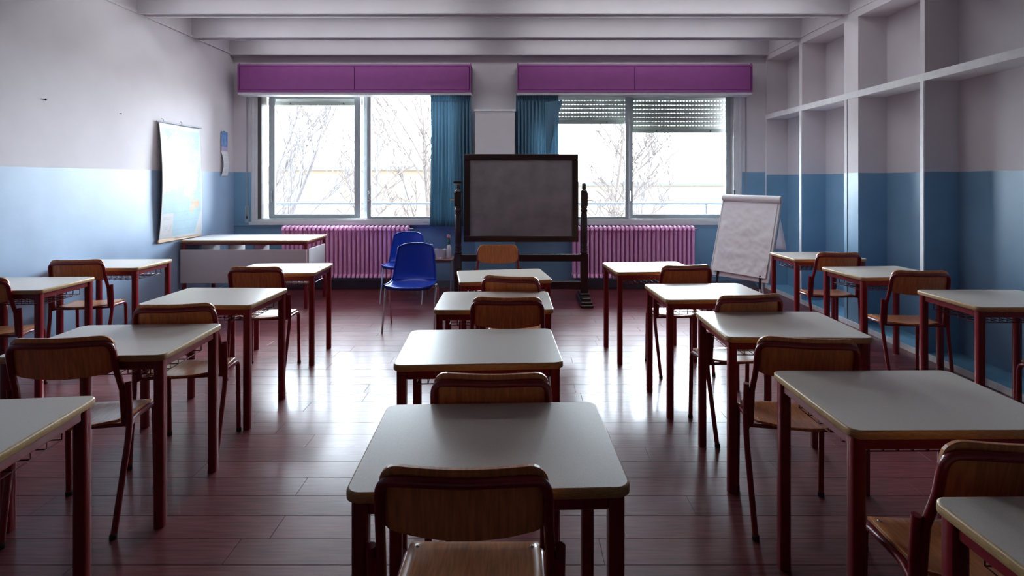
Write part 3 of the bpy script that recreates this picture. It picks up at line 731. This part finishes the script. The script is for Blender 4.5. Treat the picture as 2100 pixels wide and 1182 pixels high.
MB().lathe((0, 0, 0), [(.024, 0), (.026, .005), (.026, .11), (.018, .13), (.010, .135), (.010, .15)], 16).obj('bottle_body', M['plastw'], sp)
MB().tube(fillet([(0, 0, .14), (0, 0, .185), (-.035, 0, .180)], .012, 3), .006, 8).obj('pump', M['plastw'], sp)
bn = empty('plastic_basket', (-1.04, 6.87, .475), label='crumpled white plastic tub between the dispenser and the spray bottle', cat='tub')
def tubf(u, v):
    a = 2 * math.pi * u; q = .050 + .016 * v + .006 * math.sin(5 * a + 3 * v)
    return Vector((q * 1.15 * math.cos(a), q * .8 * math.sin(a), .12 * v + .008 * v * math.sin(3 * a)))
MB().grid(tubf, 28, 6).obj('tub_wall', M['plastw'], bn)
MB().lathe((0, 0, 0), [(.05, 0), (.05, .004)], 16).obj('tub_base', M['plastw'], bn)

# ------------------------------------------------------------------ chalkboard on turned stand
K = empty('chalkboard_stand', (.022, 6.42, 0), label='old grey chalkboard in a dark turned wood swivel stand', cat='chalkboard')
def post(sx):
    m = MB(); c = (sx * .772, 0, 0); q = .044
    m.box(c[0] - q, c[0] + q, -q, q, .10, .60)
    m.lathe((c[0], 0, 0), [(.040, .60), (.046, .61), (.046, .622), (.036, .63), (.046, .645), (.046, .658), (.036, .668), (.046, .68), (.036, .70), (.042, .74), (.043, .90), (.040, 1.06), (.034, 1.11), (.044, 1.125), (.044, 1.14), (.034, 1.15), (.044, 1.165), (.040, 1.18)], 16)
    m.box(c[0] - .042, c[0] + .042, -.042, .042, 1.18, 1.345)
    m.lathe((c[0], 0, 0), [(.040, 1.345), (.046, 1.355), (.034, 1.375), (.022, 1.385), (.026, 1.40), (.026, 1.455), (.018, 1.462)], 14)
    p_ = m.obj('post', M['dwood'], K)
    MB().tube([(c[0] + sx * .04, 0, 1.255), (c[0] + sx * .10, 0, 1.255)], .007, 8).tube([(c[0] + sx * .09, -.018, 1.255), (c[0] + sx * .09, .018, 1.255)], .006, 6).obj('pivot_peg', M['brass'], p_)
    f = MB()
    f.box(c[0] - .075, c[0] + .075, -.30, .30, 0, .035); f.box(c[0] - .066, c[0] + .066, -.28, .28, .035, .07); f.box(c[0] - .052, c[0] + .052, -.24, .24, .07, .105); f.box(c[0] - .06, c[0] + .06, -.10, .10, .105, .13)
    f.obj('foot', M['dwood'], K, bevel=.006)
for s in (-1, 1): post(s)
MB().box(-.83, -.725, -.018, .018, 1.462, 1.492).obj('rest_bar', M['dwood'], K, bevel=.006)
MB().box(-.735, .735, -.02, .02, .505, .592).obj('cross_rail', M['dwood'], K, bevel=.005)
MB().box(-.735, .735, -.02, .02, .165, .262).obj('cross_rail', M['dwood'], K, bevel=.005)
bd = empty('board', (0, -.015, .745)); bd.parent = K
# board leans a touch: bottom edge nearer the room
bd.rotation_euler = (R(-1.5), 0, 0)
def brail(x0, x1, z0, z1, nm='board_frame_rail'): return MB().box(x0, x1, -.022, .022, z0, z1).obj(nm, M['dwood'], bd, bevel=.005)
brail(-.70, .70, 0, .075); brail(-.70, .70, 1.00, 1.075); brail(-.70, -.622, .075, 1.00); brail(.622, .70, .075, 1.00)
MB().box(-.63, .63, -.010, .010, .07, 1.005).obj('writing_surface', M['slate'], bd)

# ------------------------------------------------------------------ flipchart
Fx, Fy, Fz, Fyaw, Fp, Fr = 2.515, 6.02, .365, -.86, .335, .006
FC = empty('flipchart', (Fx, Fy, 0), Fyaw, label='white flipchart easel with crumpled blank paper near the right wall', cat='flipchart')
PL = empty('easel_panel', (0, 0, Fz)); PL.parent = FC; PL.rotation_euler = (-Fp, Fr, 0)
MB().box(-.34, .34, 0, .018, -.0, .985).obj('board_face', M['whiteb'], PL, bevel=.003)
MB().box(.34, .352, -.008, .024, 0, 1.0).obj('side_rail', M['greyp'], PL); MB().box(-.352, -.34, -.008, .024, 0, 1.0).obj('side_rail', M['whiteb'], PL)
def pf(u, v):
    cr_ = .010 * NZ.noise(Vector((u * 6, v * 9, 1))) + .006 * NZ.noise(Vector((u * 14 + 4 * v, v * 16, 5))) + .008 * math.sin(7 * v + 9 * u) * math.exp(-((u - .6 - .2 * (1 - v)) / .15) ** 2)
    return Vector((-.315 + .63 * u, -.012 + cr_ * (1 - v) ** .4 - .022 * (1 - v) ** 5, .055 + .865 * v - .01 * u * (1 - v)))
MB().grid(pf, 60, 80).obj('paper_sheet', M['paper'], PL)
MB().tube([(-.345, -.012, .965), (.345, -.012, .965)], .042, 16).obj('rolled_sheets', M['paper'], PL)
MB().tube([(.345, -.012, .965), (.356, -.012, .965)], .040, 16).obj('clamp_end', M['greyp'], PL)
for sx in (-1, 1):
    top = Vector((sx * .25, .0, Fz + .02)); d = Vector((sx * .05, -.13, -1)).normalized()
    e = top + d * (top.z / -d.z)
    MB().tube([top + Vector((0, .01, .05)), top.lerp(e, .25)], .014, 8).obj('leg_sleeve', M['black'], FC)
    MB().tube([top.lerp(e, .2), e], .010, 8).obj('leg', M['whiteb'], FC)
# rear support: sheets folded over the back and a strut
bk = Vector((0, .30, Fz + .93))
def bf(u, v): return Vector((-.30 + .60 * u, .30 + .27 * v + .008 * math.sin(5 * u + 4 * v), Fz + .93 - .62 * v))
MB().grid(bf, 12, 12, th=(0, .002, 0)).obj('turned_over_sheet', M['paper'], FC)
MB().tube([(0, .30, Fz + .90), (0, .66, 0)], .012, 8).obj('rear_leg', M['whiteb'], FC)
